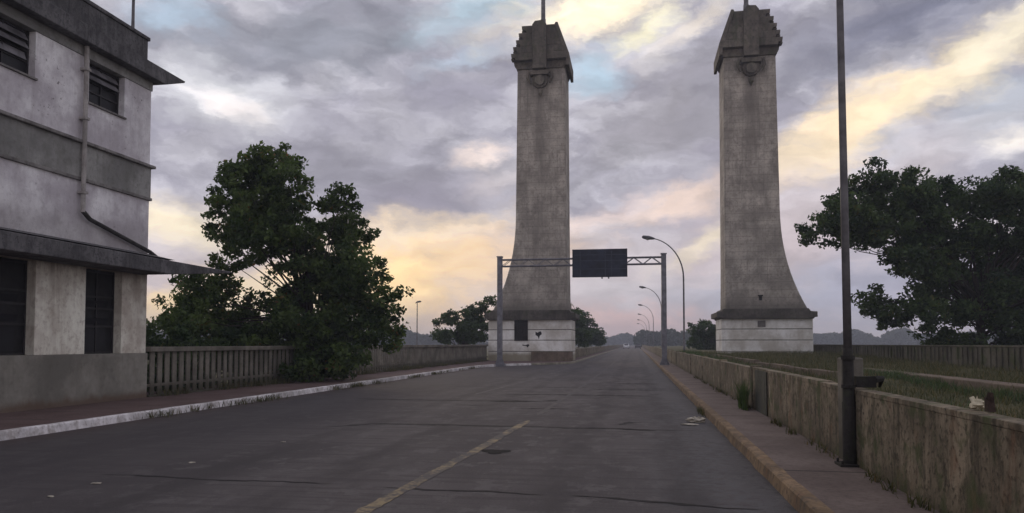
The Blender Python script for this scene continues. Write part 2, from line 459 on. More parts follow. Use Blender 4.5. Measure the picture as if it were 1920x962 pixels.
M['graffiti'] = plain('black_spray_paint', (.02, .02, .022), .7, .2, 9)
M['plaque'] = plain('bronze_plaque', (.16, .15, .14), .6, .2, 9)

# ================================================================== ground, road, pavements
def sheet(name, pts, z, m, parent=None):
    mb = MB(); mb.add([(x, y, z) for x, y in pts], [tuple(range(len(pts)))]); return build(name, mb, m, parent)

gr = MB()
gr.add([(-1500, -60, -.6), (1500, -60, -.6), (1500, 1500, -.6), (-1500, 1500, -.6)], [(0, 1, 2, 3)])
tag(build('ground', gr, M['grass_ground']), kind='structure')

LK = [(-10.30, -30), (-10.30, 10), (-10.30, 46), (-10.1, 49), (-9.5, 51.6), (-7.6, 54.6), (-5.6, 57.4), (-4.95, 59.2), (-4.9, 62), (-4.9, 700)]   # left kerb line (road side)
rd = MB()
n = len(LK)
vs = []
for x, y in LK: vs += [(x, y, -.02), (1.52, y, -.02)]
rd.add(vs, [(2*i, 2*i+1, 2*i+3, 2*i+2) for i in range(n-1)])
# body under the roadway so that its edge is not a paper sheet
road = tag(build('road', rd, M['asphalt']), kind='structure')
for v in road.data.vertices: v.co.z = 0.0

random.seed(4)
def strip(name, pts, wid, z, m, parent, jag=.5):
    """ragged narrow strip lying on the road"""
    mb = MB(); L = []
    for i in range(len(pts) - 1):
        a = Vector(pts[i]); b = Vector(pts[i+1]); k = max(2, int((b - a).length / .12))
        for j in range(k): L.append(a.lerp(b, j / k))
    L.append(Vector(pts[-1])); vs = []
    for i, p in enumerate(L):
        q = L[min(i+1, len(L)-1)] - L[max(i-1, 0)]; nrm = Vector((-q.y, q.x)).normalized()
        ws = wid * (1 + jag * random.uniform(-1, 1)) / 2 * min(1, (min(i, len(L)-1-i) + .4) / 4)
        o = mnoise.noise(Vector((p.x * 1.3, p.y * 1.3, 3))) * .16 * jag + mnoise.noise(Vector((p.x * 6, p.y * 6, 8))) * .035
        vs += [(p.x + nrm.x * (o + ws), p.y + nrm.y * (o + ws), z), (p.x + nrm.x * (o - ws), p.y + nrm.y * (o - ws), z)]
    mb.add(vs, [(2*i, 2*i+1, 2*i+3, 2*i+2) for i in range(len(L)-1)])
    return build(name, mb, m, parent)
# slab joints showing through the asphalt
for pts, wd in [([(-6.6,8.25),(-4.4,8.15),(-3.3,8.1)], .035), ([(-2.9,8.05),(-1.3,7.95),(-.9,7.95)], .045), ([(-.7,7.95),(.3,7.7),(.85,7.55),(1.2,7.6)], .07),
                ([(-5.8,13.6),(-5.2,14.3),(-3.8,14.35),(-1.2,14.25),(.25,14.2)], .15), ([(-.35,14.9),(-.1,15.4),(.1,15.35)], .25),
                ([(-.4,14.25),(.35,13.95)], .22), ([(-1.5,14.2),(1.3,14.1)], .03),
                ([(-8.0,20.6),(-4.9,20.5),(-2.0,20.6)], .16), ([(-4.0,20.4),(-2.75,20.5)], .40), ([(-2.6,20.9),(-2.0,21.0)], .45), ([(-4.6,19.0),(-3.5,19.05)], .07),
                ([(-7,27),(-3,27.0),(1.2,26.9)], .10), ([(-5,33.6),(1.3,33.5)], .10), ([(-5,40.5),(1.3,40.4)], .10), ([(-4.6,50.5),(1.3,50.4)], .12),
                ([(-4.2,23.2),(-2.2,23.3),(.6,23.1)], .30), ([(-2.9,18.2),(-1.6,18.3)], .22), ([(-1.6,26.2),(1.0,26.1)], .3), ([(-.9,30.1),(.9,30)], .4)]:
    strip('road_crack', pts, wd, .004, M['tar'], road, .6)
ph = MB(); k = 18; vs = [(-2.05, 10.94, .006)]
for i in range(k):
    a = 2 * math.pi * i / k; r = 1 + .25 * math.sin(3 * a) + random.uniform(-.12, .12)
    vs.append((-2.05 + .20 * r * math.cos(a), 10.94 + .22 * r * math.sin(a), .006))
ph.add(vs, [(0, 1 + i, 1 + (i + 1) % k) for i in range(k)])
build('pothole', ph, M['hole'], road)
strip('centre_line', [(-2.60, 5.0), (-2.57, 6.84), (-2.33, 12.0), (-2.20, 15.5)], .16, .0045, M['line_yellow'], road, .12)
strip('centre_line', [(-2.18, 16.5), (-1.95, 30), (-1.8, 60), (-1.75, 240)], .13, .0045, M['line_faint'], road, .1)
strip('edge_line', [(-5.0, 23), (-4.6, 32), (-4.3, 45), (-4.15, 60), (-4.1, 260)], .14, .0045, M['line_white'], road, .15)

# left kerb (white) and pavement
def path_kerb(name, line, wd, h, m, side):
    mb = MB(); L = []
    for i in range(len(line) - 1):
        a = Vector(line[i]); b = Vector(line[i+1]); kk = max(1, int((b - a).length / .5)) if a.y < 60 else 1
        for j in range(kk): L.append(a.lerp(b, j / kk))
    L.append(Vector(line[-1])); vs = []
    for i, p in enumerate(L):
        q = L[min(i+1, len(L)-1)] - L[max(i-1, 0)]; nr = Vector((-q.y, q.x)).normalized() * side
        jz = mnoise.noise(Vector((p.x, p.y * 1.7, 1))) * .02; jx = mnoise.noise(Vector((p.x, p.y * 1.3, 9))) * .025
        a0 = p + nr * jx; a1 = p + nr * (.025 + jx); b = p + nr * wd
        vs += [(a0.x, a0.y, -.02), (a1.x, a1.y, h - .02 + jz), (a1.x + nr.x*.02, a1.y + nr.y*.02, h + jz), (b.x, b.y, h + jz * .4), (b.x, b.y, -.02)]
    mb.add(vs, [(5*i+j, 5*i+j+1, 5*i+5+j+1, 5*i+5+j) for i in range(len(L)-1) for j in range(4)])
    return build(name, mb, m)
kl = tag(path_kerb('kerb', [p for p in LK[:6]], .17, .15, M['kerb_white'], 1), kind='structure')
tag(path_kerb('kerb', [LK[i] for i in range(5, 10)], .17, .15, M['coping'], 1), kind='structure')
LP = [(-10.46, -30), (-10.46, 46), (-10.25, 49.1), (-9.64, 51.7), (-7.72, 54.7), (-5.73, 57.5), (-5.10, 59.3), (-5.06, 62), (-5.06, 700)]
pv = MB(); vs = []
for x, y in LP: vs += [(-14.6 if y < 66 else -5.9, y, .13), (x, y, .143)]
pv.add(vs[:16], [(2*i, 2*i+1, 2*i+3, 2*i+2) for i in range(7)])
pv.add([(-5.9, 62, .137), (-5.06, 62, .143), (-5.06, 700, .143), (-5.9, 700, .137)], [(0, 1, 2, 3)])
tag(build('pavement', pv, M['walk_left']), kind='structure')

# right kerb and walkway
tag(path_kerb('kerb', [(1.5, -30), (1.5, 60), (1.5, 700)], .17, .15, M['kerb_yellow'], -1), kind='structure')
pw = MB(); pw.box(1.66, 2.58, -30, 700, -.02, .147)
tag(build('walkway', pw, M['walk_right']), kind='structure')

# grass bank between the parapet and the outer wall
def bank_h(x, y):
    base = .32 + max(0, min(1, (y - 14) / 46)) * .5
    return base + .10 * mnoise.noise(Vector((x * .35, y * .22, 0))) + .05 * mnoise.noise(Vector((x * 1.1, y * .9, 4)))
def in_platform(x, y): return 8.3 < x < 8.95 and y < 33
xs = np.linspace(2.76, 14.6, 36); ys = np.concatenate([np.linspace(-12, 40, 100), np.linspace(41, 72, 32), [90, 140, 220]])
gb = MB(); vs = [(x, y, bank_h(x, y)) for y in ys for x in xs]
nx = len(xs)
gb.add(vs, [(j*nx+i, j*nx+i+1, (j+1)*nx+i+1, (j+1)*nx+i) for j in range(len(ys)-1) for i in range(nx-1)])
o = build('grass_bank', gb, M['grass_ground'], smooth=True); tag(o, kind='structure')
plf = MB(); plf.box(8.35, 8.9, -12, 31, -.3, .66)
o = build('platform_slab', plf, M['platform'], bevel=.03); tag(o, kind='structure')
lw = MB()
for i in range(9):                       # old low concrete edging crossing the grass
    t0, t1 = i / 9, (i + .93) / 9
    a = (6.5 - 1.6 * t0, 22.5 + 27 * t0); b = (6.5 - 1.6 * t1, 22.5 + 27 * t1)
    h0 = bank_h(*a) + .20 + .05 * mnoise.noise(Vector((i * 3.1, 0, 0)))
    lw.add([(a[0], a[1], 0), (a[0] + .25, a[1], 0), (b[0] + .25, b[1], 0), (b[0], b[1], 0), (a[0], a[1], h0), (a[0] + .25, a[1], h0), (b[0] + .25, b[1], h0 + .02), (b[0], b[1], h0 + .02)],
           [(0,3,2,1),(4,5,6,7),(0,1,5,4),(1,2,6,5),(2,3,7,6),(3,0,4,7)])
tag(build('low_wall', lw, M['platform'], bevel=.02), 'low broken concrete edging running through the grass towards the right gate tower', 'low wall')

# ================================================================== leaf and grass geometry (numpy)
def leaf_mesh(name, cen, size, m, parent=None, tints=None, seed=0, aspect=.55, flat=.0):
    """one folded leaf (two triangles pairs) per centre"""
    rng = np.random.default_rng(seed); N = len(cen)
    a = rng.normal(size=(N, 3)); a[:, 2] *= (1 - flat); a /= np.linalg.norm(a, axis=1)[:, None]
    b = rng.normal(size=(N, 3)); b -= a * np.sum(a * b, 1)[:, None]; b /= np.linalg.norm(b, axis=1)[:, None]
    c = np.cross(a, b)
    s = size * rng.uniform(.6, 1.3, N)[:, None]
    p0 = cen - a * s * .5; p2 = cen + a * s * .5
    p1 = cen + b * s * aspect * .5 + c * s * .12; p3 = cen - b * s * aspect * .5 + c * s * .12
    V = np.stack([p0, p1, p2, p3], 1).reshape(-1, 3)
    idx = np.arange(N) * 4
    F = np.stack([idx, idx+1, idx+2, idx, idx+2, idx+3], 1).reshape(-1)
    me = bpy.data.meshes.new(name)
    me.vertices.add(N*4); me.vertices.foreach_set('co', V.astype(np.float32).ravel())
    me.loops.add(N*6); me.loops.foreach_set('vertex_index', F.astype(np.int32))
    me.polygons.add(N*2); me.polygons.foreach_set('loop_start', (np.arange(N*2)*3).astype(np.int32))
    me.update(calc_edges=True)
    at = me.attributes.new('tint', 'FLOAT', 'POINT')
    if tints is None: tints = rng.uniform(0, 1, N)
    at.data.foreach_set('value', np.repeat(tints, 4).astype(np.float32))
    me.materials.append(m)
    ob = bpy.data.objects.new(name, me); C.objects.link(ob)
    if parent: ob.parent = parent
    return ob

CR, SR = math.cos(YAW), math.sin(YAW)
def tree(name, loc, label, cat, lobes, trunk_r, fork, m, density=1.0, leafsize=.17, clump=.42, seed=1, depth=.9, group=None, rz=YAW, minz=None, branches=True, trunk_top=None):
    """lobes: (sideways, up, radius) of crown masses seen square-on; each gets its own depth"""
    rng = np.random.default_rng(seed); random.seed(seed)
    root = empty(name, loc, label, cat, group, rz)
    cents = []; L = []
    for (x, z, r) in lobes:
        y = rng.uniform(-1, 1) * depth * max(.6, 1.6 - r * .3) * (.6 if r < .8 else 1)
        L.append((x, y, z, r))
    L += [(x + rng.uniform(-.5, .5), y + rng.choice([-1, 1]) * r * 1.1, z - .2 * r, r * .8) for (x, y, z, r) in L if r > .85]
    clumps = []; ct = []
    for (x, y, z, r) in L:
        k = max(4, int(density * 19 * r ** 2.0 / (clump / .42) ** 2))
        d = rng.normal(size=(k, 3)); d /= np.linalg.norm(d, axis=1)[:, None]
        rad = r * rng.uniform(.15, 1.0, k) ** .5
        cc = np.array([x, y, z]) + d * rad[:, None] * np.array([1, 1, .9])
        clumps.append(cc)
    clumps = np.concatenate(clumps)
    if minz is not None: clumps = clumps[clumps[:, 2] > minz]
    K = len(clumps); nl = int(84 * (clump / .42) ** 2 * (.17 / leafsize) ** 1.6)
    cr = clump * rng.uniform(.6, 1.2, K)
    d = rng.normal(size=(K, nl, 3)); d /= np.linalg.norm(d, axis=2)[:, :, None]
    rad = rng.uniform(0, 1, (K, nl)) ** .45
    cen = clumps[:, None, :] + d * (rad * cr[:, None])[:, :, None] * np.array([1.12, 1.12, .75])
    ctint = rng.uniform(0, .75, K)
    t = np.clip(ctint[:, None] + rng.normal(0, .15, (K, nl)), 0, 1)
    leaf_mesh('crown', cen.reshape(-1, 3), leafsize, m, root, t.reshape(-1), seed)
    # wood
    mb = MB(); top = Vector((0, 0, fork))
    wob = [Vector((0, 0, -.2))] + [Vector((random.uniform(-.08, .08), random.uniform(-.08, .08), fork * i / 4)) for i in (1, 2, 3)] + [top]
    mb.tube(wob, [trunk_r * 1.5, trunk_r * 1.1, trunk_r, trunk_r * .92, trunk_r * .85], 10)
    if branches:
        for i, (x, y, z, r) in enumerate(L):
            e = Vector((x, y, z)); st = Vector((0, 0, fork * random.uniform(.75, 1)))
            if e.z < st.z: st.z = max(.3, e.z * .75)
            dd = e - st; mid1 = st + dd * .33 + Vector((0, 0, dd.length * .10)) + Vector((random.uniform(-.2, .2), random.uniform(-.2, .2), 0))
            mid2 = st + dd * .68 + Vector((random.uniform(-.25, .25), random.uniform(-.25, .25), random.uniform(-.1, .25)))
            r0 = trunk_r * (.14 + .15 * min(r, 1.6))
            mb.tube([st, mid1, mid2, e], [r0, r0 * .7, r0 * .42, r0 * .15], 6, False)
            for q in range(int(4 + r * 5)):
                cl = clumps[random.randrange(K)]; 
                cv = Vector(cl)
                if (cv - e).length < r * 1.2:
                    s0 = mid2.lerp(e, random.random())
                    mb.tube([s0, s0.lerp(cv, .5) + Vector((0, 0, .08)), cv], [r0 * .22, r0 * .14, r0 * .06], 4, False)
    build('trunk', mb, M['bark'], root, smooth=True)
    return root

# ------------------------------------------------------------------ haze
hz_m = bpy.data.materials.new('haze'); hz_m.use_nodes = True
ht = NT(hz_m.node_tree)
for nd in list(ht.n): ht.n.remove(nd)
ho = ht.new('ShaderNodeOutputMaterial'); pvn = ht.new('ShaderNodeVolumePrincipled')
pvn.inputs['Color'].default_value = (.80, .86, 1.0, 1); pvn.inputs['Density'].default_value = .0009; pvn.inputs['Anisotropy'].default_value = .0
ht.l.new(pvn.outputs[0], ho.inputs['Volume'])
hb = MB(); hb.box(-1520, 1520, -80, 1520, -1.7, 36)
tag(build('haze', hb, hz_m), kind='stuff')

# ================================================================== gate towers
def tower(name, side, label):
    """built in local u (outwards from the inner face), y (depth), z"""
    X0 = .75 + 6.5 * side; Y0 = 62.0
    root = empty(name, (X0, Y0, 0), label, 'tower', 'pair of gate towers at the bridge head')
    s = side
    def pr(mb, poly, a, b): mb.prism([(u * s, z) for u, z in poly], 'y', a, b)
    # whitewashed base with its recessed joints
    zlo = -.3
    b = MB()
    for z0, z1 in ((zlo, .9), (.96, 1.84), (1.90, 2.72), (2.78, 3.56)):
        b.box(min(-.45*s, 6.55*s), max(-.45*s, 6.55*s), 0, 4.3, z0, z1)
    base = build('base', b, M['tower_base'], root, bevel=.02)
    g = MB(); g.box(min(-.42*s, 6.52*s), max(-.42*s, 6.52*s), .04, 4.26, zlo, 3.57)
    build('joint', g, M['groove'], base)
    # cornice
    c = MB()
    pr(c, [(-.50, 3.56), (6.60, 3.56), (6.62, 3.66), (6.86, 3.70), (6.86, 4.12), (6.35, 4.16), (6.2, 4.38), (-.3, 4.38), (-.45, 4.16), (-.82, 4.12), (-.82, 3.70), (-.52, 3.66)], -.28, 4.6)
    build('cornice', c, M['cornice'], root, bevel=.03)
    # shaft, flaring outwards at the foot
    prof = [(4.12, 25.0), (4.16, 20), (4.20, 16), (4.27, 12.5), (4.37, 10.5), (4.52, 9.0), (4.78, 7.7), (5.12, 6.5), (5.55, 5.4), (6.05, 4.38)]
    sh = MB()
    inner = [(-.10, 4.38), (-.06, 12), (0, 25.0)]
    n = 30; zz = np.linspace(4.38, 25.0, n)
    pz = [p[1] for p in prof][::-1]; pu = [p[0] for p in prof][::-1]
    # smooth the flare
    def outer(z):
        return 4.08 + (25 - z) * .012 + 1.85 * max(0, (12.5 - z) / 8.12) ** 2.25
    vs = []; fs = []
    for i, z in enumerate(zz):
        ui = -.10 * (25 - z) / 20.6; uo = outer(z); ya = .16 - .16 * max(0, (9 - z) / 5) ** 2; yb = 3.5 + .4 * max(0, (9 - z) / 5) ** 2
        ch = .10
        ring = [(ui, ya + ch), (ui + ch, ya), (uo - ch, ya), (uo, ya + ch), (uo, yb), (ui, yb)]
        vs += [(u * s, y, z) for u, y in ring]
    k = 6
    for i in range(n - 1):
        for j in range(k): fs.append((i*k+j, i*k+(j+1)%k, (i+1)*k+(j+1)%k, (i+1)*k+j))
    fs.append(tuple(range(k))); fs.append(tuple(range((n-1)*k, n*k)))
    sh.add(vs, fs); build('shaft', sh, M['tower'], root)
    # capital: stepped tiers on the outer side, sloping slab on the inner side
    cp = MB()
    tiers = [(25.55, 26.15, 4.50, .52, -.30), (26.17, 26.75, 4.34, .46, -.12), (26.77, 27.35, 4.10, .40, .08), (27.37, 27.97, 3.88, .32, .28), (27.99, 28.6, 3.62, .24, .50)]
    for (z0, z1, uo, yo, ui) in tiers:
        pr(cp, [(ui + .02, z0), (uo - .34, z0), (uo - .30, z0 + .22), (uo, z0 + .26), (uo + .03, z1), (ui + .30, z1)], -yo, 3.6 + yo)
        # small teeth under each tier on the outer side
        for kx in range(3):
            u = uo - .12 - .05 * kx
            a0, a1 = sorted(((u - .1) * s, (u + .16) * s)); cp.box(a0, a1, -yo + .15 + kx * 1.3, -yo + .75 + kx * 1.3, z0 + .10, z0 + .255)
    pr(cp, [(-.02, 24.95), (4.14, 24.95), (4.4, 25.64), (-.3, 25.64)], .0, 3.7)
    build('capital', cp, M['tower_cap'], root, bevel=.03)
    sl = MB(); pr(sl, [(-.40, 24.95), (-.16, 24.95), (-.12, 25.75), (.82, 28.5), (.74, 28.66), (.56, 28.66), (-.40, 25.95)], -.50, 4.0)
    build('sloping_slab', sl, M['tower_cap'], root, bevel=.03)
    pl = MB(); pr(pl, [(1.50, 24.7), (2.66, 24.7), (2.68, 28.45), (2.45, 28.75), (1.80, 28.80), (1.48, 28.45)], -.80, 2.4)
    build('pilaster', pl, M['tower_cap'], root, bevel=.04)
    # carved crest hanging below the pilaster
    cr = MB(); cu = 2.1
    pr(cr, [(cu + .68*math.cos(a), 23.95 + .72*math.sin(a)) for a in [2*math.pi*i/14 for i in range(14)]], -.20, .20)
    pr(cr, [(cu + .42*math.cos(a), 23.80 + .44*math.sin(a)) for a in [2*math.pi*i/12 for i in range(12)]], -.48, -.19)
    pr(cr, [(cu-.8, 24.25), (cu+.8, 24.25), (cu+.62, 24.62), (cu-.62, 24.62)], -.55, .1)
    for q in (-1, 1):
        cr.tube([(s*(cu + q*.45), -.2, 24.5), (s*(cu + q*.95), -.25, 24.55), (s*(cu + q*1.05), -.2, 24.1), (s*(cu + q*.8), -.15, 23.6)], [.2, .17, .14, .08], 7)
    cr.tube([(s*cu, -.05, 23.1), (s*cu, -.1, 22.75), (s*cu, -.02, 22.45)], [.22, .16, .04], 8)
    build('crest', cr, M['tower_cap'], root, bevel=.02)
    ms = MB(); ms.tube([(s*1.95, 1.0, 28.7), (s*1.95, 1.0, 29.6), (s*1.95, 1.0, 29.62), (s*1.95, 1.0, 34.5)], [.24, .22, .19, .15], 12)
    build('mast', ms, M['lampsteel'], root, smooth=False)
    return root, base
tl, tlb = tower('gate_tower', -1, 'left tall concrete gate tower with a barred opening and black marks on its white base')
trr, trb = tower('gate_tower', 1, 'right tall concrete gate tower with a small plaque on its white base, behind the grass')
# opening with bars on the left tower, marks on its base
wf = MB(); wf.box(-4.32, -3.18, -.05, .05, 1.82, 3.54)
wo = build('barred_opening', wf, M['black_gap'], tl)
bars = MB()
for i in range(6): bars.box(-4.27 + i * .2, -4.24 + i * .2, -.09, -.05, 1.86, 3.5)
for z in (2.3, 2.9): bars.box(-4.3, -3.2, -.08, -.055, z, z + .03)
build('grille', bars, M['rusty'], wo)
gf = MB()
def mark(cu, cz, pts): gf.add([(cu + a, -.004, cz + c) for a, c in pts], [tuple(range(len(pts)))])
mark(-2.28, 2.28, [(-.26, .3), (-.05, .22), (.02, .30), (.22, .33), (.28, .1), (.10, -.05), (.03, -.35), (-.06, -.08), (-.25, .02)])
build('graffiti', gf, M['graffiti'], tl); gf = MB()
mark(-3.35, 1.45, [(-.3, .06), (.0, .02), (.22, .1), (.3, -.02), (.12, -.2), (.05, -.06), (-.28, -.04)])
build('graffiti', gf, M['graffiti'], tl)
pq = MB(); pq.box(2.35, 2.95, -.06, .01, 2.92, 3.42)
build('plaque', pq, M['plaque'], trr, bevel=.01)
nn_ = MB(); nn_.box(2.5, 2.72, .02, .25, 5.05, 5.4); nn_.box(2.42, 2.8, .0, .1, 5.40, 5.48)
build('niche', nn_, M['black_gap'], trr)
# weathered low plinth at the foot of the left tower
pt = MB(); pt.box(-8.6, -5.15, 61.55, 62.0, .1, .92)
tag(build('plinth_block', pt, M['platform'], bevel=.05), 'stained yellowish concrete block against the foot of the left gate tower', 'plinth')

# ================================================================== building on the left
bd = empty('office_building', (-13.2, 18.5, 0), 'two storey white building with grey bands, flat eaves and a projecting canopy at left', 'building')
def L(y): return y - 18.5     # local
def bbox(mb, x0, x1, y0, y1, z0, z1): return mb.box(x0, x1, L(y0), L(y1), z0, z1)
YB = -4.0
wins = [(16.13, 17.42), (13.12, 14.47), (10.1, 11.45), (7.1, 8.45)]
wl = MB()      # upper wall with window holes, x local 0 = facade plane, wall 0.3 thick
ZW0, ZW1 = 7.52, 8.58
for z0, z1 in ((4.06, 5.52), (6.50, ZW0)): bbox(wl, -.3, 0, YB, 18.5, z0, z1)
ed = [YB] + sum([[a, b] for a, b in sorted(wins)], []) + [18.5]
for i in range(0, len(ed), 2): bbox(wl, -.3, 0, ed[i], ed[i+1], ZW0, ZW1)
build('wall', wl, M['wallpaint'], bd)
ew = MB(); bbox(ew, -9.5, -.3, 18.2, 18.5, 1.34, 9.0); bbox(ew, -9.5, -.3, YB, YB+.3, 0, 9.0); bbox(ew, -9.8, -9.5, YB, 18.5, 0, 9.0)
build('rear_wall', ew, M['wallpaint'], bd)
bn = MB(); bbox(bn, -.29, .03, YB, 18.53, 5.60, 6.42)
build('band', bn, M['band'], bd, bevel=.01)
bn = MB(); bbox(bn, -.29, .03, YB, 18.53, ZW1, 8.98)
build('band', bn, M['band'], bd, bevel=.01)
tr_ = MB(); bbox(tr_, -.29, .12, YB, 18.62, 6.42, 6.50); bbox(tr_, -.29, .06, YB, 18.56, 5.52, 5.60)
build('band_trim', tr_, M['band_trim'], bd, bevel=.015)
# roof slab, eave tapering beyond the corner, parapet above
rf = MB(); rf.prism([(L(YB), 8.82), (L(18.7), 8.82), (L(19.55), 9.16), (L(19.6), 9.22), (L(YB), 9.27)], 'x', -10.0, .32)
build('roof_slab', rf, M['eave'], bd, bevel=.02)
pp = MB(); bbox(pp, -9.6, .20, YB, 18.05, 9.27, 9.80); bbox(pp, -9.65, .24, YB, 18.1, 9.80, 9.90)
build('roof_parapet', pp, M['eave'], bd, bevel=.02)
an = MB(); an.tube([(-.05, L(17.75), 9.8), (-.05, L(17.75), 10.3), (-.05, L(17.75), 12.3)], [.05, .04, .03], 8)
build('antenna_mast', an, M['lampsteel'], bd)
# canopy over the ground floor
cn = MB(); cn.prism([(L(YB), 3.46), (L(18.3), 3.46), (L(21.2), 3.76), (L(21.25), 3.82), (L(YB), 3.87)], 'x', -2.0, .88)
cnp = build('canopy', cn, M['eave'], bd, bevel=.02)
cn2 = MB(); cn2.prism([(0.0, 4.06), (.80, 3.872), (.0, 3.872)], 'y', L(YB), L(18.55))
build('canopy_fillet', cn2, M['eave'], cnp)
# ground floor pillars and plinth
pil = [(17.50, 18.5), (14.66, 16.2), (11.7, 13.2), (8.7, 10.2), (5.7, 7.2), (-4, 4.2)]
for a, b in pil:
    q = MB(); bbox(q, -.32, 0, a, b, 1.34, 3.458); build('pillar', q, M['pillar'], bd, bevel=.012)
q = MB(); bbox(q, -.34, 0, YB, 18.5, 3.4585, 4.058); build('lintel', q, M['pillar'], bd)
q = MB(); bbox(q, -.36, .05, YB, 18.52, -.1, 1.34); build('plinth', q, M['plinth'], bd, bevel=.02)
gaps = [(16.2, 17.5), (13.2, 14.66), (10.2, 11.7), (7.2, 8.7), (4.2, 5.7)]
for i, (a, b) in enumerate(gaps):
    f = MB()
    for y in (a + .01, (a + b) / 2 - .02, b - .05): bbox(f, -.28, -.22, y, y + .04, 1.345, 3.45)
    for z in (1.345, 2.0, 2.45, 2.75, 3.38): bbox(f, -.275, -.225, a + .012, b - .012, z, z + .05)
    win = build('window', f, M['frame'], bd)
    g = MB(); bbox(g, -.262, -.25, a, b, 1.345, 3.45); build('pane', g, M['black_gap'], win)
    sl_ = MB()
    for z in (2.08, 2.52): 
        sl_.add([(-.245, L(a + .12), z), (-.245, L(b - .25), z), (-.20, L(b - .25), z + .16), (-.20, L(a + .12), z + .16)], [(0, 1, 2, 3)])
    bbox(sl_, -.247, -.235, a + .08, b - .3, 1.42, 1.95)
    build('louvre', sl_, M['glass'], win)
for i, (a, b) in enumerate(wins):
    f = MB()
    for y in (a + .001, b - .05): bbox(f, -.25, -.17, y, y + .05, ZW0, ZW1)
    for z in (ZW0, 7.86, 8.10, 8.30, ZW1 - .06): bbox(f, -.24, -.18, a + .05, b - .05, z + .001, z + .045)
    bbox(f, -.24, -.175, a + .62, a + .66, ZW0 + .04, ZW1 - .04)
    win = build('window', f, M['frame'], bd)
    g = MB(); bbox(g, -.222, -.21, a, b, ZW0, ZW1); build('pane', g, M['glass'], win)
    sl_ = MB()
    for z, lean in ((8.13, .10), (8.33, .08), (7.9, .04)):
        if i == 0 and z < 8: continue
        sl_.add([(-.17 + lean, L(a + .06), z), (-.17 + lean, L(b - .1), z), (-.20, L(b - .1), z + .18), (-.20, L(a + .06), z + .18)], [(0, 1, 2, 3)])
    so = build('louvre', sl_, M['slat'], win); so.modifiers.new('solid', 'SOLIDIFY').thickness = .012
    sill = MB(); bbox(sill, -.1, .05, a - .04, b + .04, ZW0 - .05, ZW0 - .002); build('sill', sill, M['band_trim'], bd, bevel=.008)
dp = MB(); dp.tube([(.11, L(15.9), 8.8), (.11, L(15.9), 4.75)], .055, 10)
for z in (8.2, 7.0, 5.2): dp.box(.0, .18, L(15.82), L(15.98), z, z + .06)
build('downpipe', dp, M['pipe_white'], bd, smooth=False)
dp = MB(); dp.tube([(.11, L(15.9), 4.78), (.10, L(16.15), 4.62), (.10, L(18.45), 4.10), (.14, L(18.75), 3.95)], .055, 8)
build('drain_pipe', dp, M['pipe_dark'], bd)

# ================================================================== left balustrade
fn = empty('balustrade_fence', (-13.2, 18.55, .13), 'long grey concrete balustrade fence with upright slats beside the left pavement', 'fence')
FX0, FY0, FX1, FY1 = -13.2, 18.55, -12.55, 63.0
flen = math.hypot(FX1 - FX0, FY1 - FY0); fn.rotation_euler = (0, 0, math.atan2(FY1 - FY0, FX1 - FX0))
mb = MB(); mb.box(0, flen, -.12, .12, 1.24, 1.38); build('top_rail', mb, M['fence'], fn, bevel=.015)
mb = MB(); mb.box(0, flen, -.022, .022, .28, .36); build('bottom_rail', mb, M['fence'], fn)
mb = MB(); mb.box(0, flen, -.10, .10, -.2, .06); build('footing', mb, M['fence'], fn)
slat = MB(); slat.box(-.095, .095, -.025, .025, .06, 1.24)
s0 = build('baluster', slat, M['fence'], fn, bevel=.012); s0.location = (.22, 0, 0)
nb = int((flen - .3) / .33)
for i in range(1, min(nb, 96)):
    c = s0.copy(); C.objects.link(c); c.location = (.22 + i * .33, 0, 0); c.rotation_euler = (0, 0, random.uniform(-.03, .03))
rest = MB()
for i in range(96, nb): rest.box(.22 + i*.33 - .095, .22 + i*.33 + .095, -.025, .025, .06, 1.24)
o = build('far_balusters', rest, M['fence'], fn); o['kind'] = 'stuff'

# ================================================================== right parapet
rp = empty('parapet_wall', (2.58, 0, 0), 'long stained concrete parapet wall with moss and rust marks beside the right walkway', 'parapet')
random.seed(9)
y = -8.0
while y < 330:
    ln = 6.4 if y < 60 else 40
    w_ = MB(); dx = random.uniform(-.012, .012)
    w_.box(dx, .18 + dx, y + .008, y + ln - .008, -.05, 1.0); build('wall_panel', w_, M['parapet'], rp, bevel=.006)
    c_ = MB(); c_.box(-.004 + dx, .184 + dx, y + .006, y + ln - .006, 1.001, 1.06 + dx * .6); build('coping', c_, M['parapet'], rp, bevel=.006)
    if y > 16:
        k_ = MB(); k_.box(-.025, .205, y - .10, y + .10, -.05, 1.10); build('pier', k_, M['parapet'], rp, bevel=.015)
    y += ln
k_ = MB(); k_.box(-.04, .22, 9.92, 10.14, -.05, 1.42); build('pier', k_, M['fence'], rp, bevel=.02)
k_ = MB(); k_.box(-.018, -.002, 15.6, 17.0, 0, 1.03); build('dark_patch', k_, M['mosspatch'], rp, bevel=.004)
# outer wall on the far side of the grass
ow = empty('outer_wall', (14.6, 0, 0), 'dark mossy boundary wall with thin piers on the far side of the grass', 'wall')
y = -10.0
while y < 66:
    w_ = MB(); w_.box(0, .2, y + .05, y + 3.15, -.1, 1.44); [w_.box(-.05, -.001, y + .4 + .5*q, y + .5 + .5*q, -.1, 1.42) for q in range(5)]; build('wall_panel', w_, M['outer_wall'], ow)
    k_ = MB(); k_.box(-.06, .26, y - .05, y + .05, -.1, 1.44); build('pier', k_, M['outer_wall'], ow, bevel=.015)
    y += 3.2
c_ = MB(); c_.box(-.05, .25, -10, 66, 1.44, 1.52); build('coping', c_, M['outer_wall'], ow, bevel=.02)
